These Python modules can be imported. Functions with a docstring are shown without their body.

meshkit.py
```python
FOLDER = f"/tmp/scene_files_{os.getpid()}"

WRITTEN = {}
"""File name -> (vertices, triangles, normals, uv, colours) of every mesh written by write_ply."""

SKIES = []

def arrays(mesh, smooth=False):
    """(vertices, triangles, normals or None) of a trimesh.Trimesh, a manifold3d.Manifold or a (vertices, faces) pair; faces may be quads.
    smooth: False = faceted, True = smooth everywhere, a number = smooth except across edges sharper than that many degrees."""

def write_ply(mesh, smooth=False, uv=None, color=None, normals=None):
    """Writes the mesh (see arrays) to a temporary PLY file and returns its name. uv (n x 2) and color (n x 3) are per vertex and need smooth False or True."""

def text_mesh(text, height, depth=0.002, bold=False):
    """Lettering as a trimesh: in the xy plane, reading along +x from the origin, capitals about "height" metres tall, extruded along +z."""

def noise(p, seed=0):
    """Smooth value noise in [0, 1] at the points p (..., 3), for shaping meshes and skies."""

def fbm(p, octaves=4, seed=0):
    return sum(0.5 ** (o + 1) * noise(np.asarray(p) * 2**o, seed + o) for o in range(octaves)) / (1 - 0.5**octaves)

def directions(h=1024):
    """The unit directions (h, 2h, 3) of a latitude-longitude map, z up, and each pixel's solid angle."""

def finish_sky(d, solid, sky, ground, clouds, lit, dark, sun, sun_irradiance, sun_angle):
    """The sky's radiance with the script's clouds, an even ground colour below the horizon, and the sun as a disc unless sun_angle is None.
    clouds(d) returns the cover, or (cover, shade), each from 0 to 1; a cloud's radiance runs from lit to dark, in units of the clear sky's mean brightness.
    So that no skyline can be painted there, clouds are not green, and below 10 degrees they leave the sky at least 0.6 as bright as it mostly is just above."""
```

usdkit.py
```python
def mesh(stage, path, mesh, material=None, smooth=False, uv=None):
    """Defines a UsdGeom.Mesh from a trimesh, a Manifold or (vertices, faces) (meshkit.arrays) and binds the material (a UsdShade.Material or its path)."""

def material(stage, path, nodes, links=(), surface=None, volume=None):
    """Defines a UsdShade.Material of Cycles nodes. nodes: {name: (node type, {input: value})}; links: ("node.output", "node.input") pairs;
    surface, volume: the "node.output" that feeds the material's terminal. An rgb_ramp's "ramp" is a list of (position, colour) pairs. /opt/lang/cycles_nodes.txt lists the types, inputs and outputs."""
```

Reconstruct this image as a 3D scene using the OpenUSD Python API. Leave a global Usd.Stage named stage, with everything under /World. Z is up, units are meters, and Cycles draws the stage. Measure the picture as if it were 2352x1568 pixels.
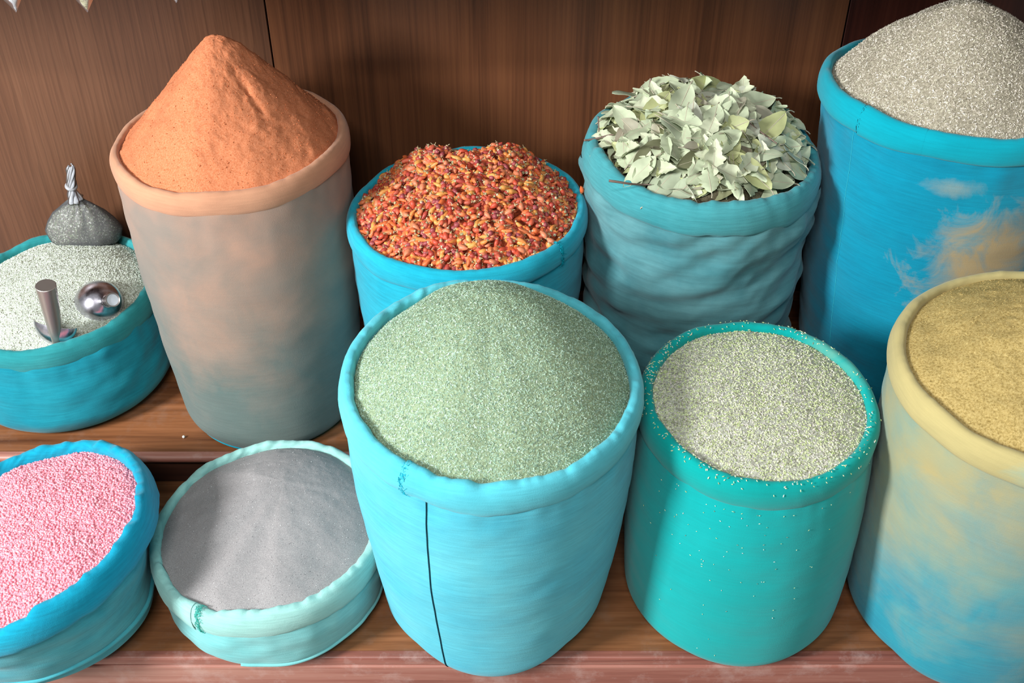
import math, numpy as np, trimesh, usdkit, meshkit
from pxr import Usd, UsdGeom, UsdLux, UsdShade, Gf, Sdf, Vt
from scipy.interpolate import PchipInterpolator
from scipy.sparse import coo_matrix
from scipy.sparse.csgraph import connected_components

stage = Usd.Stage.CreateInMemory()
UsdGeom.SetStageUpAxis(stage, 'Z'); UsdGeom.SetStageMetersPerUnit(stage, 1.0)
UsdGeom.Xform.Define(stage, '/World'); UsdGeom.Scope.Define(stage, '/World/Looks')

# ------------------------------------------------------------------ camera, sky, lamps, exposure
CAM_Z = 1.45                                   # above the lower shelf board (z = 0)
cam = UsdGeom.Camera.Define(stage, '/World/camera')
cam.AddTranslateOp().Set(Gf.Vec3d(0, 0, CAM_Z)); cam.AddRotateXOp().Set(90 - 39.5)
cam.CreateHorizontalApertureAttr(36.0); cam.CreateFocalLengthAttr(36.0 * 2600 / 2352)
cam.CreateFStopAttr(9.0); cam.CreateFocusDistanceAttr(1.72)
cam.CreateClippingRangeAttr(Gf.Vec2f(0.05, 200)); cam.CreateExposureAttr(-0.03)

dome = UsdLux.DomeLight.Define(stage, '/World/sky')
dome.CreateColorAttr(Gf.Vec3f(0.95, 0.98, 1.0)); dome.CreateIntensityAttr(0.085)

def lamp(name, loc, aim, w, h, power, color=(1, 1, 1)):
    l = UsdLux.RectLight.Define(stage, '/World/' + name)
    l.CreateWidthAttr(w); l.CreateHeightAttr(h); l.CreateIntensityAttr(power); l.CreateColorAttr(Gf.Vec3f(*color))
    z = np.array(loc, float) - np.array(aim, float); z /= np.linalg.norm(z)
    x = np.cross([0, 0, 1.0], z); x /= np.linalg.norm(x); y = np.cross(z, x)
    m = np.eye(4); m[0, :3], m[1, :3], m[2, :3], m[3, :3] = x, y, z, loc
    l.AddTransformOp().Set(Gf.Matrix4d(*m.ravel().tolist()))
lamp('doorway_light', (-2.8, -0.45, 1.9), (0.2, 1.25, 0.35), 0.6, 0.9, 130, (0.97, 0.985, 1.0))     # daylight through the shop door on the left
lamp('tube_lamp', (-0.4, -0.6, 2.67), (0.0, 1.5, 0.2), 1.2, 0.08, 150, (1.0, 0.985, 0.97))          # shop tube above the customers, parallel to the wall

# ------------------------------------------------------------------ helpers
RNG = np.random.default_rng(7)
used = {}
def numbered(path):
    n = used.get(path, 0); used[path] = n + 1
    return path if n == 0 else f'{path}_{n:03d}'
def tag(p, label=None, cat=None, group=None, kind=None):
    p = p.GetPrim() if hasattr(p, 'GetPrim') else p
    for k, v in (('label', label), ('category', cat), ('group', group), ('kind', kind)):
        if v: p.SetCustomDataByKey(k, v)
    return p
def thing(name, label, cat, loc=(0, 0, 0), group=None, kind=None, mat=None):
    x = UsdGeom.Xform.Define(stage, numbered('/World/' + name))
    if mat is not None: x.AddTransformOp().Set(Gf.Matrix4d(*np.asarray(mat, float).T.ravel().tolist()))
    else:
        m = np.eye(4); m[3, :3] = loc; x.AddTransformOp().Set(Gf.Matrix4d(*m.ravel().tolist()))
    return tag(x, label, cat, group, kind)
TONED = set()
def part(parent, name, mesh, m, smooth=35, kind=None, label=None, block=0):
    p = usdkit.mesh(stage, numbered(str(parent.GetPath()) + '/' + name), mesh, m, smooth=smooth)
    if str(m.GetPath()) in TONED:                    # one tone for each loose piece of the mesh
        f = np.asarray(mesh[1]); n = len(mesh[0]); e = f[:, [0, 1, 1, 2]].reshape(-1, 2)
        k, ids = (n // block, np.arange(n) // block) if block else connected_components(coo_matrix((np.ones(len(e), np.int8), (e[:, 0], e[:, 1])), (n, n)), directed=False)
        UsdGeom.PrimvarsAPI(p).CreatePrimvar('tone', Sdf.ValueTypeNames.FloatArray, 'vertex').Set(Vt.FloatArray.FromNumpy(RNG.uniform(0, 1, k)[ids].astype(np.float32)))
    return tag(p, label, None, None, kind)
def lin(*c):
    c = np.array(c, float) / 255
    return tuple(np.where(c <= 0.04045, c / 12.92, ((c + 0.055) / 1.055) ** 2.4))
def nz(p, seed=0): return meshkit.noise(p, seed) * 2 - 1
def fb(p, o=4, seed=0): return meshkit.fbm(p, o, seed) * 2 - 1
def grid_faces(rows, cols, wrap=True):
    i, j = np.meshgrid(np.arange(rows - 1), np.arange(cols if wrap else cols - 1), indexing='ij')
    a, b = i * cols + j, i * cols + (j + 1) % cols
    q = np.stack([a, b, b + cols, a + cols], -1).reshape(-1, 4)
    return np.vstack([q[:, [0, 1, 2]], q[:, [0, 2, 3]]])
def tube(pts, rad, sides=8, caps=True):
    p = np.asarray(pts, float); r = np.broadcast_to(rad, (len(p),))
    t = np.gradient(p, axis=0); t /= np.linalg.norm(t, axis=1, keepdims=True) + 1e-12
    up = np.array([0, 0, 1.0]) if abs(t[:, 2]).mean() < .8 else np.array([1.0, 0, 0])
    a = np.cross(t, up); a /= np.linalg.norm(a, axis=1, keepdims=True) + 1e-12; b = np.cross(t, a)
    g = np.arange(sides) * 2 * np.pi / sides
    v = (p[:, None] + r[:, None, None] * (np.cos(g)[None, :, None] * a[:, None] + np.sin(g)[None, :, None] * b[:, None])).reshape(-1, 3)
    f = grid_faces(len(p), sides)[:, ::-1]
    if caps:
        n = len(v); v = np.vstack([v, p[0], p[-1]]); k = np.arange(sides); k2 = (k + 1) % sides; e = (len(p) - 1) * sides
        f = np.vstack([f, np.stack([np.full(sides, n), k2, k], 1)[:, ::-1], np.stack([np.full(sides, n + 1), e + k, e + k2], 1)[:, ::-1]])
    return v, f
def join(parts):
    vs, fs, n = [], [], 0
    for v, f in parts:
        vs.append(np.asarray(v)); fs.append(np.asarray(f) + n); n += len(v)
    return np.vstack(vs), np.vstack(fs)
def lathe(prof, sides=48):
    """prof: (radius, z) pairs; axis z"""
    p = np.asarray(prof, float); g = np.arange(sides) * 2 * np.pi / sides
    v = np.stack([p[:, :1] * np.cos(g), p[:, :1] * np.sin(g), np.repeat(p[:, 1:2], sides, 1)], -1).reshape(-1, 3)
    return v, grid_faces(len(p), sides)
def box(x0, x1, y0, y1, z0, z1):
    m = trimesh.creation.box((x1 - x0, y1 - y0, z1 - z0)); m.apply_translation(((x0 + x1) / 2, (y0 + y1) / 2, (z0 + z1) / 2)); return m
def rboxes(x0, x1, y0, y1, z0, z1, r=.002):
    import manifold3d as mf
    s = mf.Manifold.sphere(r, 12)
    pts = [s.translate((x, y, z)) for x in (x0 + r, x1 - r) for y in (y0 + r, y1 - r) for z in (z0 + r, z1 - r)]
    return mf.Manifold.batch_hull(pts)
def frames(n, roll=None):
    """orthonormal frames with z = n, turned by a random angle"""
    n = n / np.linalg.norm(n, axis=1, keepdims=True); h = np.where(np.abs(n[:, 2:]) < .9, [0, 0, 1.0], [1.0, 0, 0])
    a = np.cross(h, n); a /= np.linalg.norm(a, axis=1, keepdims=True); b = np.cross(n, a)
    if roll is None: roll = RNG.uniform(0, 2 * np.pi, len(n))
    c, s = np.cos(roll)[:, None], np.sin(roll)[:, None]
    return np.stack([c * a + s * b, -s * a + c * b, n], -1)
def scatter(proto, pos, R, scale):
    """many copies of a small shape as one mesh; scale (n,3)"""
    v, f = proto; n = len(pos)
    V = np.einsum('nij,nkj->nki', R, v[None] * scale[:, None, :]) + pos[:, None]
    F = f[None] + (np.arange(n) * len(v))[:, None, None]
    return V.reshape(-1, 3), F.reshape(-1, 3)
def on_surface(mesh, n, keep=None):
    v, f = mesh; a, b, c = v[f[:, 0]], v[f[:, 1]], v[f[:, 2]]
    nr = np.cross(b - a, c - a); ar = np.linalg.norm(nr, axis=1)
    if keep is not None: ar = ar * keep((a + b + c) / 3)
    i = RNG.choice(len(f), n, p=ar / ar.sum()); u, w = RNG.uniform(size=(2, n, 1)); k = (u + w) > 1; u, w = np.where(k, 1 - u, u), np.where(k, 1 - w, w)
    return a[i] + u * (b[i] - a[i]) + w * (c[i] - a[i]), nr[i] / np.linalg.norm(nr[i], axis=1, keepdims=True)
OCTA = (np.array([[1, 0, 0], [-1, 0, 0], [0, 1, 0], [0, -1, 0], [0, 0, 1], [0, 0, -1.0]]), np.array([[0, 2, 4], [2, 1, 4], [1, 3, 4], [3, 0, 4], [2, 0, 5], [1, 2, 5], [3, 1, 5], [0, 3, 5]]))
_o = trimesh.Trimesh(*OCTA).subdivide(); BALL = (np.array(_o.vertices) / np.linalg.norm(_o.vertices, axis=1, keepdims=True), np.array(_o.faces))

# ------------------------------------------------------------------ materials
def M(name, nodes, links, surface='p.BSDF'): return usdkit.material(stage, '/World/Looks/' + name, nodes, links, surface)

def fabric(name, c1, c2, dust=None, dz=None, dk=0.0, patches=(), streak=.24, bright=1.0, dust2=None, grain=(9, 9, 150)):
    """cotton cloth: two tones of fading, fine horizontal slubs, spice dust that settled in a band (object z) or in patches"""
    c1, c2 = np.array(c1) * bright, np.array(c2) * bright
    N = {'tc': ('texture_coordinate', {}), 'n1': ('noise_texture', {'scale': 7.0, 'detail': 5.0, 'roughness': .6}),
         'r1': ('rgb_ramp', {'ramp': [(.25, tuple(c1)), (.75, tuple(c2))]}),
         'ms': ('mapping', {'scale': grain}), 'n2': ('noise_texture', {'scale': 2.2, 'detail': 6.0, 'roughness': .7}),
         'r2': ('rgb_ramp', {'ramp': [(.3, (1 - streak,) * 3), (.62, (1, 1, 1))]}),
         'mx': ('mix_color', {'blend_type': 'multiply', 'fac': 1.0}),
         'n3': ('noise_texture', {'scale': 900.0, 'detail': 2.0}), 'hb': ('math', {'math_type': 'add'}), 'b': ('bump', {'strength': .22, 'distance': .0012}),
         'p': ('principled_bsdf', {'roughness': .92, 'specular_ior_level': .12, 'sheen_weight': .15, 'sheen_roughness': .5})}
    L = [('tc.object', 'n1.vector'), ('n1.fac', 'r1.fac'), ('tc.object', 'ms.vector'), ('ms.vector', 'n2.vector'), ('n2.fac', 'r2.fac'),
         ('r1.color', 'mx.a'), ('r2.color', 'mx.b'), ('tc.object', 'n3.vector'), ('n3.fac', 'hb.value1'), ('n2.fac', 'hb.value2'), ('hb.value', 'b.height'), ('b.normal', 'p.normal')]
    last = 'mx.result'
    if dust is not None:
        N |= {'sx': ('separate_xyz', {}), 'mr': ('map_range', {'from_min': dz[0], 'from_max': dz[1], 'to_min': 0.0, 'to_max': 1.0, 'clamp': False}),
              'nd': ('noise_texture', {'scale': 9.0, 'detail': 7.0, 'roughness': .62, 'distortion': .4}),
              'md': ('math', {'math_type': 'multiply_add', 'value2': dk, 'value3': -dk * .5}),
              'ad': ('math', {'math_type': 'add', 'use_clamp': True}), 'sc': ('math', {'math_type': 'multiply', 'value2': .93}), 'mxd': ('mix_color', {'b': dust}),
              'mgd': ('mapping', {'scale': (1, 1, 1.0)})}
        L += [('tc.object', 'sx.vector'), ('sx.z', 'mr.value'), ('tc.object', 'mgd.vector'), ('mgd.vector', 'nd.vector'), ('nd.fac', 'md.value1'), ('mr.result', 'ad.value1'), ('md.value', 'ad.value2'),
              ('ad.value', 'sc.value1'), ('sc.value', 'mxd.fac'), (last, 'mxd.a')]
        if dust2 is not None:
            N |= {'nq': ('noise_texture', {'scale': 5.0, 'detail': 5.0}), 'rq': ('rgb_ramp', {'ramp': [(.4, dust), (.62, dust2)]})}
            L += [('tc.object', 'nq.vector'), ('nq.fac', 'rq.fac'), ('rq.color', 'mxd.b')]
        last = 'mxd.result'
    for k, (c, sc, col, amt) in enumerate(patches):
        N |= {f'o{k}': ('vector_math', {'math_type': 'subtract', 'vector2': c}), f's{k}': ('vector_math', {'math_type': 'multiply', 'vector2': sc}), f'l{k}': ('vector_math', {'math_type': 'length'}),
              f'np{k}': ('noise_texture', {'scale': 14.0, 'detail': 7.0, 'roughness': .65, 'distortion': .8}), f'q{k}': ('math', {'math_type': 'multiply_add', 'value2': 2.4, 'value3': -.2}),
              f'w{k}': ('math', {'math_type': 'subtract'}), f'c{k}': ('map_range', {'from_min': -.15, 'from_max': .7, 'to_min': 0, 'to_max': amt, 'clamp': True}), f'm{k}': ('mix_color', {'b': col})}
        L += [('tc.object', f'o{k}.vector1'), (f'o{k}.vector', f's{k}.vector1'), (f's{k}.vector', f'l{k}.vector1'), ('tc.object', f'np{k}.vector'), (f'np{k}.fac', f'q{k}.value1'),
              (f'q{k}.value', f'w{k}.value1'), (f'l{k}.value', f'w{k}.value2'), (f'w{k}.value', f'c{k}.value'), (f'c{k}.result', f'm{k}.fac'), (last, f'm{k}.a')]
        last = f'm{k}.result'
    L.append((last, 'p.base_color'))
    return M(name, N, L)

def powder(name, c1, c2, c3, scale=260.0, bump=.5, rough=.95):
    return M(name, {'tc': ('texture_coordinate', {}), 'n': ('noise_texture', {'scale': scale, 'detail': 4.0, 'roughness': .75}), 'r': ('rgb_ramp', {'ramp': [(.34, c1), (.5, c2), (.66, c3)]}),
                    'n2': ('noise_texture', {'scale': 11.0, 'detail': 4.0}), 'r2': ('rgb_ramp', {'ramp': [(.3, (.88,) * 3), (.7, (1.06,) * 3)]}), 'mx': ('mix_color', {'blend_type': 'multiply', 'fac': 1.0, 'use_clamp': False}),
                    'b': ('bump', {'strength': bump, 'distance': .003}), 'p': ('principled_bsdf', {'roughness': rough, 'specular_ior_level': .1})},
             [('tc.object', 'n.vector'), ('n.fac', 'r.fac'), ('tc.object', 'n2.vector'), ('n2.fac', 'r2.fac'), ('r.color', 'mx.a'), ('r2.color', 'mx.b'), ('mx.result', 'p.base_color'), ('n.fac', 'b.height'), ('b.normal', 'p.normal')])

def bits(name, cols, rough=.8, spec=.2):
    """small loose pieces, each with one of a few tones (the mesh's primvar tone)"""
    N = {'g': ('attribute', {'attribute': 'tone'}), 'r': ('rgb_ramp', {'ramp': [(k / len(cols), c) for k, c in enumerate(cols)], 'interpolate': False}),
         'p': ('principled_bsdf', {'roughness': rough, 'specular_ior_level': spec})}
    m = M(name, N, [('g.fac', 'r.fac'), ('r.color', 'p.base_color')]); TONED.add(str(m.GetPath())); return m

def plain(name, c, rough=.7, spec=.3, metal=0.0):
    return M(name, {'p': ('principled_bsdf', {'base_color': c, 'roughness': rough, 'specular_ior_level': spec, 'metallic': metal})}, [])

def wood(name, dark, mid, light, scale, coarse, rough=.38, spec=.5, rings=None, wear=None):
    N = {'tc': ('texture_coordinate', {}), 'm': ('mapping', {'scale': scale}), 'n': ('noise_texture', {'scale': 1.0, 'detail': 5.0, 'roughness': .65, 'distortion': .3}),
         'm2': ('mapping', {'scale': coarse}), 'n2': ('noise_texture', {'scale': 1.0, 'detail': 3.0, 'roughness': .5, 'distortion': .6}), 'ad': ('math', {'math_type': 'multiply_add', 'value2': .45}),
         'h': ('math', {'math_type': 'multiply', 'value2': .55}),
         'r': ('rgb_ramp', {'ramp': [(.32, dark), (.5, mid), (.66, light)]}), 'b': ('bump', {'strength': .12, 'distance': .001}),
         'p': ('principled_bsdf', {'roughness': rough, 'specular_ior_level': spec})}
    L = [('tc.object', 'm.vector'), ('m.vector', 'n.vector'), ('tc.object', 'm2.vector'), ('m2.vector', 'n2.vector'), ('n2.fac', 'h.value1'), ('n.fac', 'ad.value1'), ('h.value', 'ad.value3'),
         ('ad.value', 'r.fac'), ('n.fac', 'b.height'), ('b.normal', 'p.normal')]
    last = 'r.color'
    if rings is not None:
        c, sc, freq = rings
        N |= {'mr': ('mapping', {'location': c, 'scale': sc}), 'w': ('wave_texture', {'wave_type': 'bands', 'bands_direction': 'x', 'profile': 'saw', 'scale': freq, 'distortion': 11.0, 'detail': 3.5, 'detail_scale': .6, 'detail_roughness': .55}),
              'rw': ('rgb_ramp', {'ramp': [(0, (.72,) * 3), (.35, (.98,) * 3), (1, (1.04,) * 3)]}), 'mw': ('mix_color', {'blend_type': 'multiply', 'fac': .65, 'use_clamp': False})}
        L += [('tc.object', 'mr.vector'), ('mr.vector', 'w.vector'), ('w.fac', 'rw.fac'), ('r.color', 'mw.a'), ('rw.color', 'mw.b')]; last = 'mw.result'
    if wear is not None:
        N |= {'nw': ('noise_texture', {'scale': 16.0, 'detail': 8.0, 'roughness': .7}), 'rw2': ('map_range', {'from_min': .52, 'from_max': .75, 'to_min': 0, 'to_max': wear[1], 'clamp': True}), 'mw2': ('mix_color', {'b': wear[0]})}
        L += [('tc.object', 'nw.vector'), ('nw.fac', 'rw2.value'), ('rw2.result', 'mw2.fac'), (last, 'mw2.a')]; last = 'mw2.result'
    L.append((last, 'p.base_color'))
    return M(name, N, L)

def film(name, tint=(.95, .97, 1), amount=.12):
    return M(name, {'t': ('transparent_bsdf', {'color': tint}), 'g': ('glossy_bsdf', {'color': (.4, .4, .4), 'roughness': .4}), 'd': ('diffuse_bsdf', {'color': (.85, .88, .92)}),
                    'f': ('fresnel', {'IOR': 1.33}), 'm1': ('mix_closure', {'fac': amount}), 'm2': ('mix_closure', {})},
             [('t.BSDF', 'm1.closure1'), ('d.BSDF', 'm1.closure2'), ('f.fac', 'm2.fac'), ('m1.closure', 'm2.closure1'), ('g.BSDF', 'm2.closure2')], 'm2.closure')

# ------------------------------------------------------------------ the setting: panelled wall, stepped stand, overhead shelf, floor
WALL_Y, UP = 1.83, .076
wood_l = wood('veneer_left', lin(70, 45, 32), lin(98, 64, 44), lin(112, 76, 54), (230, 230, 5), (9, 9, .6), rings=((0, 0, 0), (1.0, 1.0, .13), 24.0))
wood_m = wood('veneer_middle', lin(64, 38, 24), lin(96, 58, 36), lin(112, 70, 43), (190, 190, 2.2), (15, 15, .45))
wood_r = wood('veneer_right', lin(40, 17, 13), lin(60, 27, 19), lin(72, 35, 24), (190, 190, 2.2), (14, 14, .5))
wall = UsdGeom.Xform.Define(stage, '/World/wall_back').GetPrim(); tag(wall, 'dark brown wood veneer panels of the wall behind the sacks', None, None, 'structure')
for x0, x1, m in ((-1.7, -.4168, wood_l), (-.4146, .5672, wood_m), (.5694, 1.75, wood_r)):
    part(wall, 'panel', rboxes(x0, x1, WALL_Y, WALL_Y + .02, -.36, 1.75, .0012), m)
part(wall, 'backing', box(-1.7, 1.75, WALL_Y + .0205, WALL_Y + .04, -.36, 1.75), plain('dark_backing', (.02, .014, .01), .9), smooth=False)

shelf_top = wood('shelf_varnish', lin(88, 50, 28), lin(140, 88, 54), lin(170, 112, 74), (4, 90, 90), (.6, 14, 14), rough=.42, wear=(lin(150, 125, 110), .35))
shelf_edge = wood('edge_varnish', lin(92, 44, 36), lin(150, 92, 78), lin(178, 128, 112), (3, 80, 80), (.5, 20, 20), rough=.4, wear=(lin(196, 172, 164), .5))
riser_wood = wood('riser_varnish', lin(34, 18, 14), lin(62, 34, 25), lin(80, 46, 34), (4, 90, 90), (.6, 14, 14), rough=.45)
stand = thing('display_stand', 'stepped varnished wooden stand carrying both rows of sacks', 'shelf', (0, 1.0, 0))
EDGE, RISE = 1.0115 - 1.0, 1.374 - 1.0
def extrude_x(profile, x0, x1):
    from shapely.geometry import Polygon
    m = trimesh.creation.extrude_polygon(Polygon(profile), x1 - x0, engine='earcut')
    m.apply_transform(np.array([[0, 0, 1, x0], [1, 0, 0, 0], [0, 1, 0, 0], [0, 0, 0, 1.0]])); return m
def arc(cy, cz, r, a0, a1, n=8): return [(cy + r * math.cos(math.radians(a)), cz + r * math.sin(math.radians(a))) for a in np.linspace(a0, a1, n)]
part(stand, 'lower_board', box(-1.65, 1.7, EDGE + .0125, WALL_Y - 1.002, -.022, 0), shelf_top, smooth=False)
part(stand, 'front_moulding', extrude_x([(EDGE + .012, 0)] + arc(EDGE + .004, -.005, .005, 90, 180, 5) + arc(EDGE + .003, -.014, .004, 180, 260, 4) + [(EDGE + .006, -.019), (EDGE + .0065, -.022)] + arc(EDGE + .004, -.027, .004, 120, 200, 5) + [(EDGE, -.034), (EDGE, -.2), (EDGE + .012, -.2)], -1.65, 1.7), shelf_edge, smooth=40, label='reddish worn front moulding')
part(stand, 'riser', box(-1.65, 1.7, RISE, RISE + .018, .0005, UP - .0225), riser_wood, smooth=False, label='dark riser board between the two steps')
part(stand, 'upper_board', box(-1.65, 1.7, RISE - .002, WALL_Y - 1.002, UP - .022, UP), shelf_top, smooth=False)
part(stand, 'upper_nosing', extrude_x([(RISE - .0025, UP)] + arc(RISE - .008, UP - .0085, .0085, 90, 270, 9) + [(RISE - .008, UP - .021), (RISE - .0025, UP - .021)], -1.65, 1.7), shelf_edge, smooth=40, label='rounded reddish nosing of the upper step')
part(stand, 'base_board', box(-1.65, 1.7, EDGE + .03, EDGE + .05, -.35, -.022), riser_wood, smooth=False)
part(stand, 'support', box(-1.65, -1.62, EDGE + .05, WALL_Y - 1.002, -.35, -.0225), riser_wood, smooth=False); part(stand, 'support', box(1.67, 1.7, EDGE + .05, WALL_Y - 1.002, -.35, -.0225), riser_wood, smooth=False)
OVER, OVER_D = .86, .35
over = UsdGeom.Xform.Define(stage, '/World/overhead_shelf').GetPrim(); tag(over, 'dark wooden shelf board above the sacks', None, None, 'structure')
part(over, 'board', box(-1.7, 1.75, WALL_Y - OVER_D + .0205, WALL_Y - .001, OVER, OVER + .022), riser_wood, smooth=False)
part(over, 'fascia', box(-1.7, 1.75, WALL_Y - OVER_D, WALL_Y - OVER_D + .02, OVER, OVER + .13), riser_wood, smooth=False)
tile = M('floor_stone', {'tc': ('texture_coordinate', {}), 'n': ('noise_texture', {'scale': 5.0, 'detail': 6.0}), 'r': ('rgb_ramp', {'ramp': [(.3, lin(120, 112, 104)), (.7, lin(170, 164, 156))]}), 'p': ('principled_bsdf', {'roughness': .6})},
         [('tc.object', 'n.vector'), ('n.fac', 'r.fac'), ('r.color', 'p.base_color')])
tag(usdkit.mesh(stage, '/World/floor', box(-4, 4, -5, 2.0, -.40, -.35), tile), 'grey stone floor in front of the stand', None, None, 'structure')

# ------------------------------------------------------------------ sacks and heaps
def ang(deg): return math.radians(deg)
NT = 288
TH = np.arange(NT) * 2 * np.pi / NT
def section(ph):
    """the rolled cuff's cross-section: a flattened roll, its outer face hanging against the sack"""
    c, q = np.cos(ph), np.sin(ph)
    out = .56 * np.sign(c) * np.abs(c) ** .85
    up = 1.12 * np.sign(q) * np.abs(q) ** .9
    up = np.where(q < 0, up * (1.18 + .22 * np.clip(c, -.2, 1)), up)
    return out - .14 * np.clip(up, 0, 2) + .05 * np.clip(-up, 0, 2), up
class Sack:
    """rim: centre, radius and tilt of the rolled cuff (world); base: centre and radius on its board. Everything is built relative to the base centre."""
    def __init__(s, rim, R, base, zb, rb, tilt=(0, 0), rr=.0165, corner=.05, bulge=.012, seed=1, pucker=.18, wob=.010, fold=.003, gather=.004, dents=(), wobz=.004, topr=None, sag=0.0, twist=.06):
        s.sag, s.twist = sag, twist
        s.o = np.array([base[0], base[1], zb]); s.c = np.array([rim[0], rim[1], rim[2] + CAM_Z]) - s.o; s.R, s.rb, s.rr, s.seed = R, rb, rr, seed
        n = np.array([tilt[0], tilt[1], 1.0]); n /= np.linalg.norm(n); s.n = n
        s.a = np.cross([0, 1, 0], n); s.a /= np.linalg.norm(s.a); s.b = np.cross(n, s.a)
        s.corner, s.bulge, s.pucker, s.wob, s.fold, s.gather, s.dents, s.wobz = corner, bulge, pucker, wob, fold, gather, dents, wobz
        s.topr = topr or R + .24 * rr
    def ringR(s, th):
        q = np.stack([np.cos(th) * 1.6, np.sin(th) * 1.6, np.full_like(th, 3.3)], -1); q2 = np.stack([np.cos(th) * 4.5, np.sin(th) * 4.5, np.full_like(th, 1.7)], -1)
        return s.R * (1 + s.wob * 1.6 * nz(q, s.seed) + s.wob * .7 * nz(q2, s.seed + 5)), s.wobz * nz(q * 1.4, s.seed + 9) + s.wobz * .6 * nz(q2, s.seed + 11)
    def rim_pt(s, th, off=0.0, up=0.0):
        r, dz = s.ringR(th); e = np.cos(th)[:, None] * s.a + np.sin(th)[:, None] * s.b
        return s.c + (r + off)[:, None] * e + (dz + up)[:, None] * s.n
    def cuff(s, nphi=26):
        ph = np.arange(nphi) * 2 * np.pi / nphi; r, dz = s.ringR(TH); e = np.cos(TH)[:, None] * s.a + np.sin(TH)[:, None] * s.b
        T, Pq = np.meshgrid(TH, ph, indexing='ij')
        tw = T + s.twist * np.sin(Pq)
        k = 13
        q = np.stack([np.cos(tw) * k * .8, np.sin(tw) * k * .8, np.cos(Pq) * .55 + 2 * s.seed], -1); q2 = np.stack([np.cos(tw) * k * 2.1, np.sin(tw) * k * 2.1, np.cos(Pq) * .8 + s.seed], -1)
        ql = np.stack([np.cos(T) * 1.8, np.sin(T) * 1.8, np.full_like(T, 7.7)], -1)
        rad = s.rr * (1 + s.pucker * (1.0 * nz(q, s.seed) + .55 * nz(q2, s.seed + 3)) * (.35 + .65 * (np.sin(Pq - .6) * .5 + .5)) + .14 * nz(ql, s.seed + 21))
        out, upv = section(Pq)
        v = s.c + (r[:, None] + rad * out)[..., None] * e[:, None] + (dz[:, None] + rad * upv)[..., None] * s.n
        return v.reshape(-1, 3), grid_faces_closed(NT, nphi)
    def body_pt(s, th, t):
        """a point of the body's side at angle th and height share t (0 board, 1 under the cuff)"""
        r, dz = s.ringR(th); top = s.rim_pt(th, 0.0, -.35 * s.rr); e2 = np.stack([np.cos(th), np.sin(th)], -1)
        tt = np.clip(t, 0, 1); H = top[:, 2]
        z = H * tt; cc = s.corner; w = np.clip(z / cc, 0, 1)
        rbot = (s.rb - cc) + cc * np.sqrt(np.clip(1 - (1 - w) ** 2, 0, 1))
        prof = rbot + (s.topr - s.rb) * tt ** 1.15 + s.bulge * np.sin(np.pi * tt) ** .8 + (r - s.R) * tt
        q = np.stack([np.cos(th) * 2.2, np.sin(th) * 2.2, z * 16 + np.cos(th * 2 + s.seed) * .5], -1)
        qd = np.stack([np.cos(th) * 3.0, np.sin(th) * 3.0, z * 42 + th * 0 + 2.2 * np.sin(th + s.seed)], -1)
        prof = prof + s.fold * (fb(q, 3, s.seed + 30) * 1.1 + .8 * nz(qd, s.seed + 31)) * np.clip(tt * 4, 0, 1)
        qg = np.stack([np.cos(th) * 9, np.sin(th) * 9, z * 8], -1)
        prof = prof + s.gather * nz(qg, s.seed + 40) * np.exp(-(1 - tt) * H / .035)
        for (dth, dt, wth, wt, amt) in s.dents:
            d = np.angle(np.exp(1j * (th - dth))) / wth
            prof = prof - amt * np.exp(-d * d - ((tt - dt) / wt) ** 2)
        cx = s.c[:2][None] * (tt ** 1.0)[:, None]
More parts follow.
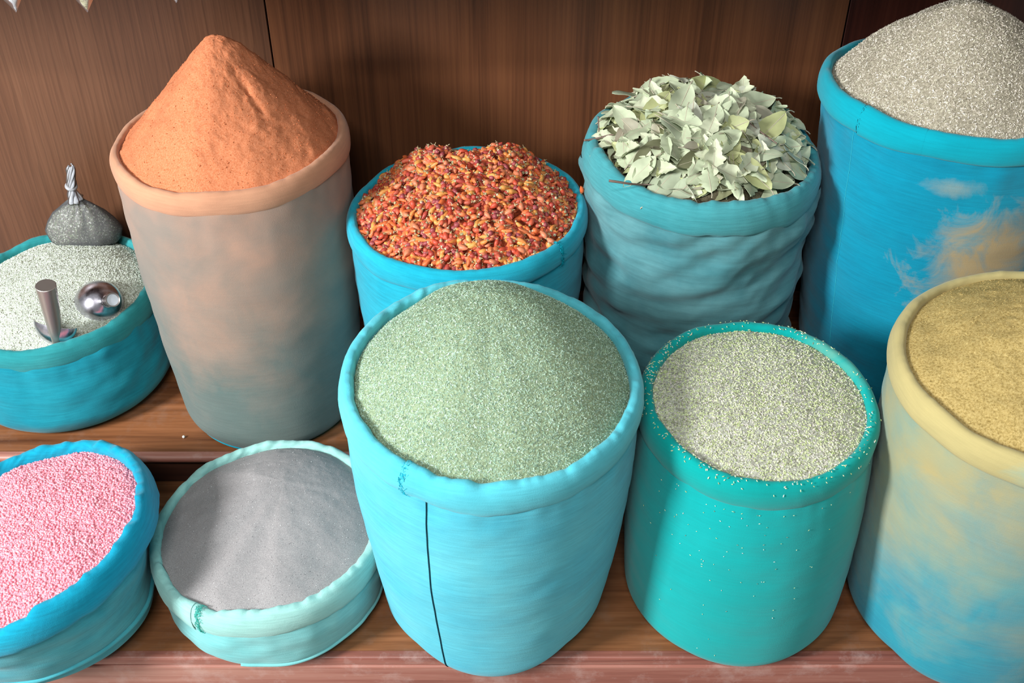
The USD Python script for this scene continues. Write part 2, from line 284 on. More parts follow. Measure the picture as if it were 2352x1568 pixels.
        p = np.concatenate([cx + prof[:, None] * e2, z[:, None]], 1)
        if s.sag:                                   # the bottom hangs over the front edge of the board
            ex = np.clip(1.016 - (p[:, 1] + s.o[1]), 0, .1); p[:, 2] -= s.sag * (1 - np.exp(-(ex / .03) ** 1.6)) * np.clip(1 - tt * 3, 0, 1) ** 1.5
        return p
    def body(s, rows=64):
        ts = np.concatenate([np.linspace(0, .12, 14)[:-1] ** 1.0, np.linspace(.12, 1, rows)])
        P = np.vstack([s.body_pt(TH, np.full(NT, t)) for t in ts]); n = len(P)
        P = np.vstack([P, [0, 0, 0.0]]); f = grid_faces(len(ts), NT)
        k = np.arange(NT); f = np.vstack([f, np.stack([np.full(NT, n), (k + 1) % NT, k], 1)])
        return P, f
    def heap(s, H, apex=(0, 0), shape='dome', sink=.0, inset=.4, amp=.004, freq=14, ns=70, flat=1.0, extra=None, over=0.0):
        m = NT; r, dz = s.ringR(TH); e = np.cos(TH)[:, None] * s.a + np.sin(TH)[:, None] * s.b
        bd = s.c + (r - inset * s.rr)[:, None] * e + (dz + (.15 + over) * s.rr - sink)[:, None] * s.n
        cen = s.c + np.array([apex[0], apex[1], -sink])
        S = np.linspace(0.004, 1, ns) ** .9
        if shape == 'cone': g = np.where(S < .99, (np.sqrt((1 - S) ** 2 + .0) * 1.0), 0); g = 1 + .07 - np.sqrt(S ** 2 + .07 ** 2) - (.07 * (1 - S)); k = .13; g = np.clip(1 + k * .96 - np.sqrt(S ** 2 + k ** 2), 0, None); g = (g - g[-1]) / (g[0] - g[-1])
        elif shape == 'round': g = (1 - S ** 1.6) * (1 - .18 * S * (1 - S))
        else: g = 1 - S ** (2 * flat)
        P = cen[None, None] + S[:, None, None] * (bd - cen)[None] + (H * g)[:, None, None] * np.array([0, 0, 1.0])
        if extra is not None: P[..., 2] += extra(P[..., 0] - cen[0], P[..., 1] - cen[1], S[:, None] + 0 * TH[None])
        q = P * freq
        P[..., 2] += amp * (fb(q, 5, s.seed + 60)) * np.clip((1.02 - S) * 8, .25, 1)[:, None]
        low = s.c + (r - (inset + .5) * s.rr)[:, None] * e * .97 - s.n * .03
        rows = np.concatenate([P.reshape(-1, 3), low, s.c[None] - s.n * .035])
        f = grid_faces(ns + 1, NT)[:, ::-1]; k = np.arange(NT); c = len(rows) - 1; b0 = ns * NT
        f = np.vstack([f, np.stack([np.full(NT, c), b0 + k, b0 + (k + 1) % NT], 1)[:, ::-1], [[0, j, j + 1] for j in range(1, NT - 1)]])
        s.top = (rows, f[np.all(f < ns * NT, axis=1)])
        return rows, f
def grid_faces_closed(rows, cols):
    i, j = np.meshgrid(np.arange(rows), np.arange(cols), indexing='ij')
    a, b = i * cols + j, i * cols + (j + 1) % cols; c, d = ((i + 1) % rows) * cols + (j + 1) % cols, ((i + 1) % rows) * cols + j
    q = np.stack([a, b, c, d], -1).reshape(-1, 4)
    return np.vstack([q[:, [0, 1, 2]], q[:, [0, 2, 3]]])[:, ::-1]
def build_sack(s, label, cuff_m, body_m):
    t = thing('spice_sack', label, 'sack', tuple(s.o)); s.t = t
    s.pb = part(t, 'body', s.body(), body_m, smooth=True); s.pc = part(t, 'cuff', s.cuff(), cuff_m, smooth=True)
    return t
def fray(s, th, m, m2=None, length=1.0, n=70, w=.004):
    """loose threads of a cut edge laid across the cuff at angle th"""
    out = []
    for k in range(n):
        ph = RNG.uniform(-1.0, 2.2) ; d = RNG.normal(0, w * .5); r0 = s.rr * 1.06
        pts = []
        for u in np.linspace(0, 1, 4):
            p2 = ph + u * RNG.normal(.0, .25); tt = th + (d + u * RNG.normal(w, w * .5)) / s.R
            c = s.rim_pt(np.array([tt]))[0]; e = np.cos(tt) * s.a + np.sin(tt) * s.b
            ou, up = section(np.array(p2)); pts.append(c + (r0 + .0015 * u * RNG.uniform()) * (float(ou) * e + float(up) * s.n))
        out.append(tube(pts, .0003, 4, False))
    part(s.pc, 'frayed_edge', join(out), m, smooth=True, kind='stuff', label='frayed thread edge on the cuff')
def overlap(s, th, width, m, th_dir=1, lift=1.10):
    """the lapped end of the rolled cuff: a second layer of cloth around a short length of it"""
    ts = np.linspace(th, th + th_dir * width / s.R, 18); ph = np.linspace(-1.35, 2.5, 22); V = []
    for u in (lift, lift - .09):
        for k, tt in enumerate(ts):
            c = s.rim_pt(np.array([tt]))[0]; e = np.cos(tt) * s.a + np.sin(tt) * s.b; f = u - (lift - .93) * (k / 17) ** 1.3
            ou, up = section(ph)
            V.append(c + s.rr * f * (ou[:, None] * e + up[:, None] * s.n))
    V = np.vstack(V); n = 18 * 22; f1 = grid_faces(18, 22, False); f2 = f1[:, ::-1] + n
    rim = []
    edge = [k for k in range(22)] + [k * 22 + 21 for k in range(1, 18)] + [17 * 22 + k for k in range(20, -1, -1)] + [k * 22 for k in range(16, 0, -1)]
    for a, b in zip(edge, edge[1:] + edge[:1]): rim += [[a, a + n, b], [b, a + n, b + n]]
    f = np.vstack([f1, f2, rim])
    if th_dir > 0: f = f[:, ::-1]
    part(s.pc, 'cuff_lap', (V, f[:, ::-1]), m, smooth=30)

thread_dark = plain('dark_thread', lin(16, 60, 72), .9, .1)
thread_teal = plain('teal_thread', lin(20, 164, 184), .9, .1); thread_green = plain('green_thread', lin(70, 176, 162), .9, .1); thread_light = plain('light_thread', lin(50, 168, 186), .9, .1)

# --- back row, left to right
sesame = Sack((-.81, 1.60, -1.214), .175, (-.80, 1.565), UP, .178, (-.06, -.012), rr=.017, corner=.05, bulge=.008, seed=3, pucker=.10)
orange = Sack((-.447, 1.595, -.906), .18, (-.425, 1.505), UP, .15, (-.03, .007), rr=.0155, corner=.035, bulge=.010, seed=8, pucker=.06, fold=.0014)
chili = Sack((-.073, 1.532, -.998), .185, (-.072, 1.535), UP, .16, (-.038, .01), rr=.0155, corner=.05, bulge=.010, seed=12, pucker=.08, dents=((ang(-86), .93, .5, .2, .012),), fold=.0012)
bay = Sack((.299, 1.569, -.914), .177, (.305, 1.555), UP, .155, (.05, -.02), rr=.021, corner=.05, bulge=.012, seed=17, pucker=.13, fold=.009, gather=.009, wob=.016, wobz=.008)
blue = Sack((.68, 1.566, -.80), .20, (.70, 1.56), UP, .17, (.009, .06), rr=.0165, corner=.05, bulge=.012, seed=22, pucker=.05, dents=((ang(179), .76, .4, .25, .014),), fold=.0014)
# --- front row, left to right
pink = Sack((-.717, 1.097, -1.283), .189, (-.725, 1.125), 0, .172, (-.24, .034), rr=.0195, corner=.035, bulge=.008, seed=27, pucker=.22, twist=.16, dents=((ang(8), .5, .4, .45, .027),), fold=.004)
grey = Sack((-.372, 1.160, -1.333), .173, (-.37, 1.145), 0, .160, (-.05, -.019), rr=.0185, corner=.03, bulge=.006, seed=31, pucker=.20, twist=.13, fold=.003)
green = Sack((-.029, 1.150, -1.022), .197, (-.03, 1.145), 0, .168, (.02, -.06), rr=.019, corner=.045, bulge=.012, seed=36, pucker=.15, dents=((ang(175), .29, .35, .25, .028),), sag=.04, fold=.0009)
lgreen = Sack((.343, 1.164, -1.078), .157, (.345, 1.147), 0, .163, (-.002, -.063), rr=.0185, corner=.035, sag=.01, bulge=.010, seed=41, pucker=.06, fold=.0008)
tan = Sack((.706, 1.105, -.966), .20, (.70, 1.12), 0, .17, (-.009, .004), rr=.018, corner=.035, sag=.02, bulge=.012, seed=46, pucker=.06, dents=((ang(173), .62, .4, .3, .011),), fold=.0012)

B = .85
f_sesame_c = fabric('cloth_sesame_cuff', lin(24, 128, 134), lin(60, 158, 160)); f_sesame = fabric('cloth_sesame', lin(0, 118, 138), lin(34, 150, 166))
build_sack(sesame, 'low teal sack at the back left holding pale sesame seeds, metal tools in it', f_sesame_c, f_sesame)
pk = lin(214, 158, 128)
f_or_c = fabric('cloth_orange_cuff', lin(174, 126, 98), lin(200, 148, 116), streak=.12)
f_or = fabric('cloth_orange', lin(88, 106, 102), lin(108, 116, 110), dust=lin(174, 134, 112), dz=(.10, .44), dk=1.2, dust2=lin(136, 123, 112), streak=.12)
build_sack(orange, 'tall grey-brown sack dusted with orange powder, heaped with an orange spice cone', f_or_c, f_or)
f_ch = fabric('cloth_chili', lin(10, 150, 176), lin(40, 178, 200)); build_sack(chili, 'turquoise sack filled with small dried red chilies against the back wall', f_ch, f_ch)
f_bay_c = fabric('cloth_bay_cuff', lin(48, 138, 146), lin(80, 162, 168)); f_bay = fabric('cloth_bay', lin(50, 112, 120), lin(104, 156, 160), grain=(5, 5, 60))
build_sack(bay, 'wrinkled faded teal sack with a thick cuff, full of bay leaves', f_bay_c, f_bay)
f_bl = fabric('cloth_blue', lin(0, 142, 160), lin(0, 160, 178), streak=.12)
f_blb = fabric('cloth_blue_body', lin(0, 126, 156), lin(0, 146, 174), streak=.18, patches=[((.0, -.19, .40), (10, 10, 10), lin(182, 148, 88), .8), ((-.075, -.19, .525), (24, 24, 60), lin(160, 156, 132), .45)])
build_sack(blue, 'tall deep blue sack at the back right with an ochre smudge on its side', f_bl, f_blb)
f_pk = fabric('cloth_pink_cuff', lin(0, 140, 172), lin(20, 162, 190)); f_pkb = fabric('cloth_pink', lin(0, 144, 166), lin(90, 178, 186))
build_sack(pink, 'slumped blue sack at the front left holding pink beads', f_pk, f_pkb)
f_gy = fabric('cloth_grey_cuff', lin(140, 196, 188), lin(164, 212, 204), streak=.2); f_gyb = fabric('cloth_grey', lin(104, 186, 188), lin(140, 202, 200), streak=.2)
build_sack(grey, 'low pale mint sack holding grey powder at the front', f_gy, f_gyb)
f_gr = fabric('cloth_green_cuff', lin(74, 182, 198), lin(96, 198, 212), streak=.18); f_grb = fabric('cloth_green', lin(62, 176, 200), lin(98, 194, 206), streak=.2)
build_sack(green, 'large light blue sack in the middle of the front row, dark seam down its side', f_gr, f_grb)
f_lg = fabric('cloth_lgreen', lin(0, 146, 142), lin(0, 162, 156), streak=.08, patches=[((.10, .10, .38), (16, 16, 16), lin(110, 160, 140), .6)]); f_lgb = fabric('cloth_lgreen_body', lin(0, 152, 150), lin(0, 166, 164), streak=.08)
build_sack(lgreen, 'green-teal sack with pale seeds spilled over its cuff, in the front row', f_lg, f_lgb)
tn = lin(200, 184, 130)
f_tn_c = fabric('cloth_tan_cuff', lin(168, 157, 108), lin(186, 171, 116), streak=.1, patches=[((-.03, -.21, .48), (12, 12, 30), lin(100, 170, 170), .6)])
f_tn = fabric('cloth_tan', lin(0, 134, 160), lin(50, 158, 170), dust=lin(142, 152, 124), dz=(.05, .50), dk=1.5, dust2=lin(172, 154, 100), streak=.15)
build_sack(tan, 'tall sack powdered with yellow-brown dust at the right edge of the front row', f_tn_c, f_tn)

# --- seams, laps and frayed edges
def seam(s, thf, t0, t1, m, r=.0009, n=60, out=.0004, label='dark stitched seam'):
    ts = np.linspace(t0, t1, n); th = np.array([thf(t) for t in ts]); p = s.body_pt(th, ts)
    e = np.stack([np.cos(th), np.sin(th), 0 * th], -1)
    part(s.pb, 'seam', tube(p + out * e, r, 6), m, smooth=True, label=label)
seam(green, lambda t: ang(-112.5 - 1.6 * math.sin(t * 3.1)), .02, .965, thread_dark, .0011)
seam(blue, lambda t: ang(-153 + 6 * (1 - t)), .25, .97, thread_light, .0005, label='pale stitched seam')
def hem(s, t, r, m, a0=0.0, a1=2 * math.pi, out=.001, label='sewn lip along the bottom'):
    th = np.linspace(a0, a1, 90); p = s.body_pt(th, np.full(90, t)); e = np.stack([np.cos(th), np.sin(th), 0 * th], -1)
    part(s.pb, 'bottom_lip', tube(p + out * e, r * (.7 + .5 * meshkit.noise(np.stack([th * 2.5, 0 * th, 0 * th + s.seed], -1), 3)), 8), m, smooth=True, label=label)
hem(pink, .30, .0045, f_pkb, ang(-100), ang(35)); hem(grey, .20, .0034, f_gyb, ang(-100), ang(20)); hem(orange, .018, .0024, f_ch, ang(-175), ang(-60), label='blue lip along the bottom edge'); hem(green, .035, .0028, f_grb, ang(-110), ang(-60))
overlap(green, ang(-122), .030, f_gr, 1); fray(green, ang(-122), thread_teal, n=80)
fray(chili, ang(-40), thread_teal, n=70, w=.003)
overlap(grey, ang(-119), .03, f_gy, -1); fray(grey, ang(-116), thread_green, n=75)
overlap(blue, ang(-150), .10, f_bl, 1, 1.12); fray(blue, ang(-150), thread_dark, n=40, w=.002)

# ------------------------------------------------------------------ heaps
def heap(s, name, label, cat, mesh, core_m, smooth=True, kind=None):
    t = thing(name, label, cat, tuple(s.o), kind=kind); part(t, 'mound', mesh, core_m, smooth=smooth); return t
def slivers(n, s, ln, wd, m, t, name, lift=.0006, tilt=.35, proto=OCTA, thick=.35, smooth=False, over=None, keep=None):
    P, Nn = on_surface(s.top, n, keep); Nn = Nn + RNG.normal(0, tilt, Nn.shape); F = frames(Nn)
    L = RNG.uniform(*ln, n) / 2; W = RNG.uniform(*wd, n) / 2
    P = P + Nn / np.linalg.norm(Nn, axis=1, keepdims=True) * RNG.uniform(-lift, lift, (n, 1))
    part(t, name, scatter(proto, P, F, np.stack([L, W, W * thick], 1)), m, smooth=smooth, kind='stuff')

def orange_extra(x, y, S):
    d = np.hypot(x + .0, y)
    ridge = .006 * np.sin(np.arctan2(y, x) * 3 + 1) * np.sin(np.pi * np.clip(S, 0, 1))
    u = (x - .055) * .75 + (y + .06) * -.66; v = (x - .055) * .66 + (y + .06) * .75       # the crumbled crevice on the right flank
    crack = -.012 * np.exp(-(v / .006) ** 2 - (u / .028) ** 2) * (.6 + .4 * nz(np.stack([x * 160, y * 160, 0 * x], -1), 4))
    return ridge + crack + .0026 * fb(np.stack([x * 90, y * 90, S * 3], -1), 4, 77)
m_orb = bits('orange_crumbs', [lin(206, 122, 78), lin(190, 106, 64), lin(216, 136, 94), lin(178, 96, 58)])
m_or = powder('orange_powder', lin(182, 104, 66), lin(200, 124, 86), lin(212, 138, 100), 420, .35)
h_or = heap(orange, 'spice_heap', 'steep orange spice powder cone rising from the tall dusty sack', 'spice', orange.heap(.176, (0, .01), 'cone', ns=150, amp=.008, freq=22, extra=orange_extra, over=.45, inset=.4), m_or, kind='stuff')
slivers(1100, orange, (.0012, .0036), (.0012, .003), m_orb, h_or, 'crumbs', .0004, .6, thick=.8)

m_gy = powder('grey_powder', lin(132, 128, 128), lin(150, 146, 145), lin(166, 162, 160), 700, .18)
def grey_extra(x, y, S):
    a = np.arctan2(y, x); fan = np.sin(a * 9 + 2 * np.sin(a * 3)) * np.clip(S, 0, 1) * np.sin(np.pi * np.clip(S, 0, 1)) * np.clip(-np.sin(a), 0, 1)
    return .0040 * fan
h_gy = heap(grey, 'spice_heap', 'smooth grey ground spice mounded in the low mint sack', 'spice', grey.heap(.055, (.02, .05), 'round', ns=100, amp=.005, freq=14, over=.45, inset=.42, extra=grey_extra), m_gy, kind='stuff')
m_gyb = bits('grey_grains', [lin(120, 116, 116), lin(170, 166, 164), lin(200, 198, 196)]); slivers(1800, grey, (.001, .0022), (.001, .0018), m_gyb, h_gy, 'grains', .0003, .6)
m_tn = powder('tan_powder', lin(142, 120, 66), lin(184, 160, 100), lin(202, 180, 120), 330, .6)
h_tn = heap(tan, 'spice_heap', 'coarse yellow-brown ground spice heaped in the dusty sack at right', 'spice', tan.heap(.085, (.03, .0), 'round', ns=110, amp=.007, freq=22, over=.45, inset=.42), m_tn, kind='stuff')
m_tnb = bits('tan_fibres', [lin(176, 150, 88), lin(206, 184, 122), lin(156, 134, 76), lin(196, 172, 108)]); slivers(16000, tan, (.0015, .0045), (.0005, .0012), m_tnb, h_tn, 'fibres', .0005, .5)

m_grc = powder('herb_core', lin(122, 140, 108), lin(150, 168, 134), lin(168, 184, 152), 300, .8)
m_grb = bits('herb_flakes', [lin(185, 215, 189), lin(166, 198, 168), lin(140, 168, 146), lin(207, 233, 218), lin(176, 207, 189), lin(110, 135, 121), lin(193, 215, 182), lin(155, 187, 161)])
h_gr = heap(green, 'spice_heap', 'domed green crushed herb filling the large light blue sack', 'herb', green.heap(.108, (0, .035), 'dome', ns=80, amp=.005, inset=.4), m_grc)
slivers(66000, green, (.002, .0056), (.0007, .0014), m_grb, h_gr, 'flakes', .0009, .5)
m_blc = powder('thyme_core', lin(122, 116, 98), lin(164, 156, 136), lin(190, 182, 160), 300, .8)
m_blb = bits('thyme_needles', [lin(220, 213, 197), lin(198, 189, 172), lin(240, 233, 219), lin(163, 154, 138), lin(211, 207, 183), lin(227, 218, 204), lin(183, 178, 157)])
h_bl = heap(blue, 'spice_heap', 'tall heap of grey-green dried needle herb in the blue sack', 'herb', blue.heap(.145, (-.02, .0), 'round', ns=80, amp=.006, inset=.4), m_blc)
slivers(44000, blue, (.0026, .0065), (.0009, .0016), m_blb, h_bl, 'needles', .0012, .55)
m_lgc = powder('seed_core', lin(135, 132, 120), lin(182, 183, 168), lin(208, 212, 195), 260, .8)
m_lgb = bits('seeds_green', [lin(214, 226, 176), lin(196, 210, 146), lin(232, 230, 216), lin(208, 218, 170), lin(176, 190, 134), lin(224, 214, 206), lin(136, 138, 112), lin(222, 230, 190)], .6, .3)
h_lg = heap(lgreen, 'spice_heap', 'shallow mound of pale green and silver seeds in the green-teal sack', 'seeds', lgreen.heap(.028, (0, .02), 'dome', ns=60, amp=.004, over=.45, inset=.5), m_lgc)
slivers(17000, lgreen, (.003, .0046), (.0015, .0023), m_lgb, h_lg, 'seeds', .0012, .5, thick=.8)
m_sec = powder('sesame_core', lin(152, 157, 140), lin(191, 199, 184), lin(207, 215, 203), 260, .8)
m_seb = bits('sesame_seeds', [lin(226, 235, 222), lin(213, 222, 206), lin(237, 244, 237), lin(203, 211, 191), lin(231, 238, 229), lin(220, 229, 214), lin(128, 128, 107)], .55, .3)
h_se = heap(sesame, 'spice_heap', 'cream white sesame seeds filling the low teal sack', 'seeds', sesame.heap(.048, (0, .03), 'dome', ns=60, amp=.004, inset=.4), m_sec)
slivers(24000, sesame, (.0026, .0036), (.0016, .0023), m_seb, h_se, 'seeds', .0009, .4, thick=.7)
m_pkc = powder('bead_core', lin(206, 124, 136), lin(226, 144, 156), lin(234, 154, 164), 200, .5)
m_pkb = bits('pink_beads', [lin(240, 160, 172), lin(232, 146, 160), lin(244, 172, 182), lin(224, 136, 152), lin(236, 154, 166)], .5, .4)
h_pk = heap(pink, 'spice_heap', 'pink round beads filling the slumped blue sack', 'beads', pink.heap(.030, (.02, .02), 'dome', ns=60, amp=.006, inset=.42), m_pkc)
slivers(13500, pink, (.0040, .0047), (.0040, .0047), m_pkb, h_pk, 'beads', .0012, .5, proto=BALL, thick=1.0, smooth=True)

# --- seeds spilled over the cuff and the side of the green-teal sack
sp = []
th = np.concatenate([RNG.normal(ang(150), .35, 110), RNG.normal(ang(60), .4, 60), RNG.normal(ang(-135), .5, 110), RNG.normal(ang(-45), .5, 70), RNG.uniform(0, 6.28, 40)]); n = len(th)
ph = RNG.triangular(.1, 1.9, 2.6, n); c = lgreen.rim_pt(th); e = np.cos(th)[:, None] * lgreen.a + np.sin(th)[:, None] * lgreen.b
nr = np.cos(ph)[:, None] * e + np.sin(ph)[:, None] * lgreen.n; ou, up = section(ph)
P1 = c + lgreen.rr * 1.02 * (ou[:, None] * e + up[:, None] * lgreen.n) + .0012 * nr
n2 = 90; th2 = RNG.normal(ang(-105), .45, n2); t2 = 1 - np.abs(RNG.normal(0, .35, n2)); t2 = np.clip(t2, .12, .93); P2 = lgreen.body_pt(th2, t2); e2 = np.stack([np.cos(th2), np.sin(th2), 0 * th2 + .1], -1); P2 = P2 + .0009 * e2
Pn = np.vstack([P1, P2]); Nn = np.vstack([nr, e2]); k = len(Pn)
sc = np.stack([RNG.uniform(.0030, .0048, k) / 2, RNG.uniform(.0014, .002, k) / 2, np.full(k, .0008)], 1); sc[n:] *= .7
t = thing('spilled_seeds', 'loose pale seeds spilled on the cuff and side of the green-teal sack', 'seeds', tuple(lgreen.o), kind='stuff')
part(t, 'seeds', scatter(OCTA, Pn, frames(Nn), sc), m_lgb, smooth=False, kind='stuff')

# ------------------------------------------------------------------ dried chilies
def chili_pod(L, W, bend, seed, sides=7, rings=8):
    u = np.linspace(0, 1, rings); r = W / 2 * (np.sin(np.pi * (u * .86 + .12)) ** .75) * (1 - .35 * u); r[0] *= .8; r[-1] = .0004
    p = np.stack([(u - .5) * L, bend * np.sin(np.pi * u), 0 * u], -1); v, f = tube(p, r, sides)
    d = v - 0; rr = np.random.default_rng(seed); v = v + nz(v * 600 + seed, seed)[:, None] * np.array([0, .0006, .0006])
    cal = trimesh.creation.icosphere(1, 1.0); cv = np.array(cal.vertices) * (.0014, .0021, .0021) + (-.5 * L, 0, 0)
    st = tube([(-.5 * L, 0, 0), (-.5 * L - .002, .0004, .0003), (-.5 * L - .0042, .0014, 0)], .0005, 4)
    return (v, f), join([(cv, np.array(cal.faces)), st])
pods = [chili_pod(L, W, b, 5 + k) for k, (L, W, b) in enumerate([(0.0163, 0.0095, .0016), (0.0138, 0.0105, .0008), (0.0184, 0.0084, .003), (0.0107, 0.0105, .0003), (0.0158, 0.0087, -.0024), (0.0097, 0.0113, 0), (0.0173, 0.0100, .001), (0.0122, 0.0092, .0018), (0.0148, 0.0110, -.001), (0.0128, 0.0084, .0006)])]
REDS = [lin(214, 106, 58), lin(192, 76, 52), lin(220, 134, 68), lin(168, 66, 54), lin(216, 120, 74), lin(152, 70, 72), lin(222, 154, 80), lin(200, 92, 64), lin(212, 126, 90), lin(180, 84, 62)]
TONES = ['orange-red', 'red', 'orange', 'dark red', 'light orange-red', 'purplish', 'yellow-orange', 'brick red', 'pale salmon', 'dull red']
m_pod = bits('chili_skin', REDS, .45, .4); m_podk = [plain('chili_skin_' + t.replace(' ', '_').replace('-', '_'), c, .45, .4) for t, c in zip(TONES, REDS)]
m_cal = bits('chili_calyx', [lin(176, 164, 124), lin(196, 172, 128), lin(154, 150, 112), lin(200, 190, 160)], .6, .3)
m_chc = powder('chili_core', lin(70, 28, 16), lin(120, 50, 28), lin(150, 70, 40), 120, .6)
def chili_extra(x, y, S):
    hump = lambda cx, cy, w, a: a * np.exp(-(((x - cx) / w) ** 2 + ((y - cy) / w) ** 2))
    return hump(-.07, .08, .05, .02) + hump(.075, .09, .05, .02) + hump(.0, .10, .03, -.012)
ch_mesh = chili.heap(.062, (0, .03), 'dome', ns=60, amp=.006, inset=.4, extra=chili_extra, flat=1.0)
h_ch = heap(chili, 'chili_heap', 'mass of small dried red and orange chilies heaped in the turquoise sack', 'chilies', ch_mesh, m_chc)
nst = 2900
P, Nn = on_surface(chili.top, nst); K = RNG.integers(0, 10, nst); Nt = Nn + RNG.normal(0, .55, Nn.shape); F = frames(Nt); P = P + Nn * RNG.uniform(-.001, .0035, (nst, 1)); S3 = RNG.uniform(.8, 1.2, (nst, 1)) * np.ones((1, 3))
part(h_ch, 'pods', join([scatter(pods[k][0], P[K == k], F[K == k], S3[K == k]) for k in range(10)]), m_pod, smooth=True, kind='stuff')
part(h_ch, 'stalks', join([scatter(pods[k][1], P[K == k], F[K == k], S3[K == k]) for k in range(10)]), m_cal, smooth=True, kind='stuff')
nb = 90; Pb, Nb = on_surface(chili.top, nb); Nb2 = Nb + RNG.normal(0, .5, Nb.shape)
part(h_ch, 'straw', scatter(OCTA, Pb + Nb * .004, frames(Nb2), np.stack([RNG.uniform(.005, .011, nb), np.full(nb, .0005), np.full(nb, .0005)], 1)), plain('straw', lin(196, 176, 130), .7), smooth=False, kind='stuff')
def copies(name, protos, mats, labels, cat, groups, which):
    """protos: a builder for each variant; later copies of a variant reference its first one"""
    first = {}
    for m, k, label, group in zip(mats, which, labels, groups):
        if k not in first:
            t = thing(name, label, cat, mat=m, group=group); protos[k](t); first[k] = t
        else:
            x = UsdGeom.Xform.Define(stage, numbered('/World/' + name)); p = x.GetPrim()
            p.GetReferences().AddInternalReference(first[k].GetPath()); p.SetInstanceable(True)
            x.MakeMatrixXform().Set(Gf.Matrix4d(*np.asarray(m, float).T.ravel().tolist())); tag(p, label, cat, group)
def mats_of(P, F, s):
    out = []
    for p, f, k in zip(P, F, s):
        m = np.eye(4); m[:3, :3] = f * k; m[:3, 3] = p; out.append(m)
    return out
def zone(c, r):
    """where on a heap a point lies, told as one sees it"""
    side = 'left' if c[0] < -.33 * r else 'right' if c[0] > .33 * r else 'middle'
    row = 'front edge' if c[1] < -.45 * r else 'front slope' if c[1] < -.05 * r else 'top' if c[1] < .4 * r else 'back'
    return f'{side} of the {row}' if side != 'middle' else f'middle of the {row}'
front = lambda c: np.where(c[:, 1] < chili.c[1] + .05, 1.0, .25)
NP = 297
P, Nn = on_surface(chili.top, NP, front); F = frames(Nn + RNG.normal(0, .3, Nn.shape)); Z = [zone(p - chili.c, chili.R) for p in P]; P = P + Nn * .0068 + chili.o; K = RNG.integers(0, 10, NP)
def pod_proto(k): return lambda t: (part(t, 'pod', pods[k][0], m_podk[k], smooth=True), part(t, 'stalk', pods[k][1], m_cal, smooth=True))
SC = RNG.uniform(.95, 1.12, NP); SZ = ['larger' if v > 1.04 else 'small' for v in SC]
copies('dried_chili', [pod_proto(k) for k in range(10)], mats_of(P, F, SC),
       [f'{g} {TONES[k]} dried chili, {z} of the chili heap' for k, z, g in zip(K, Z, SZ)], 'chili', [f'{g} {TONES[k]} chilies, {z}' for k, z, g in zip(K, Z, SZ)], K)
th0 = ang(8); c0 = chili.rim_pt(np.array([th0]))[0] + chili.o; m = np.eye(4); m[:3, :3] = np.array([[0, .35, .94], [.2, -.92, .34], [.98, .19, -.07]]).T[:, [2, 1, 0]]
q_, _ = np.linalg.qr(np.array([[.15, .95, .1], [.25, -.1, .95], [-.95, .2, .2]])); m[:3, :3] = q_ * np.sign(np.linalg.det(q_)); m[:3, 3] = c0 + np.array([.0, -.004, .0255])
copies('dried_chili', [pod_proto(0)], [m], ['single red chili stranded on the cuff between the chili sack and the bay leaf sack'], 'chili', [None], [0])

# ------------------------------------------------------------------ bay leaves
def leaf(L, W, curl, bend, seed, torn=0.0):
    nu, nv = 19, 7; r = np.random.default_rng(seed); u = np.linspace(0, 1, nu); v = np.linspace(-1, 1, nv)
    w = W / 2 * np.sin(np.pi * np.clip(u, 0, 1) ** .9) ** .75; w[0] = .0006; w[-1] = .0006
    jag = 1 + (.13 if torn else .025) * r.normal(size=(nu, 2))
    if torn: jag[u > 1 - torn] *= r.uniform(.6, 1.0)
    X = (u - .5)[:, None] * L + 0 * v; Y = w[:, None] * v * np.where(v < 0, jag[:, :1], jag[:, 1:])
    Z = curl * W * (v ** 2)[None] * np.sin(np.pi * u)[:, None] + bend * L * (u ** 2)[:, None] + .045 * W * np.sin(u * 9 + seed)[:, None] * v + .035 * W * np.sin(u * 13 + seed * 2)[:, None] * np.abs(v) + .03 * W * np.abs(v)
    top = np.stack([X, Y, Z + .00022], -1).reshape(-1, 3); bot = np.stack([X, Y, Z - .00022], -1).reshape(-1, 3); f = grid_faces(nu, nv, False); n = nu * nv
    edge = list(range(nv)) + [k * nv + nv - 1 for k in range(1, nu)] + [(nu - 1) * nv + k for k in range(nv - 2, -1, -1)] + [k * nv for k in range(nu - 2, 0, -1)]; ne = len(edge); k = np.arange(ne); k2 = (k + 1) % ne
    rim = np.vstack([top[edge], bot[edge]]); side = np.vstack([np.stack([k, k + ne, k2], 1), np.stack([k2, k + ne, k2 + ne], 1)]) + 2 * n      # the thin edge has vertices of its own, so the blade shades smoothly
    mid = [(X[q, nv // 2], 0, Z[q, nv // 2] - .0001) for q in range(nu - 1)]; pet = [(-.5 * L - .008, .001, Z[0, 3] - .002), (-.5 * L - .004, 0, Z[0, 3] - .0006)]
    return (np.vstack([top, bot, rim]), np.vstack([f[:, ::-1], f + n, side[:, ::-1]])), tube(pet + mid, np.linspace(.0009, .0004, len(pet) + len(mid)), 5)
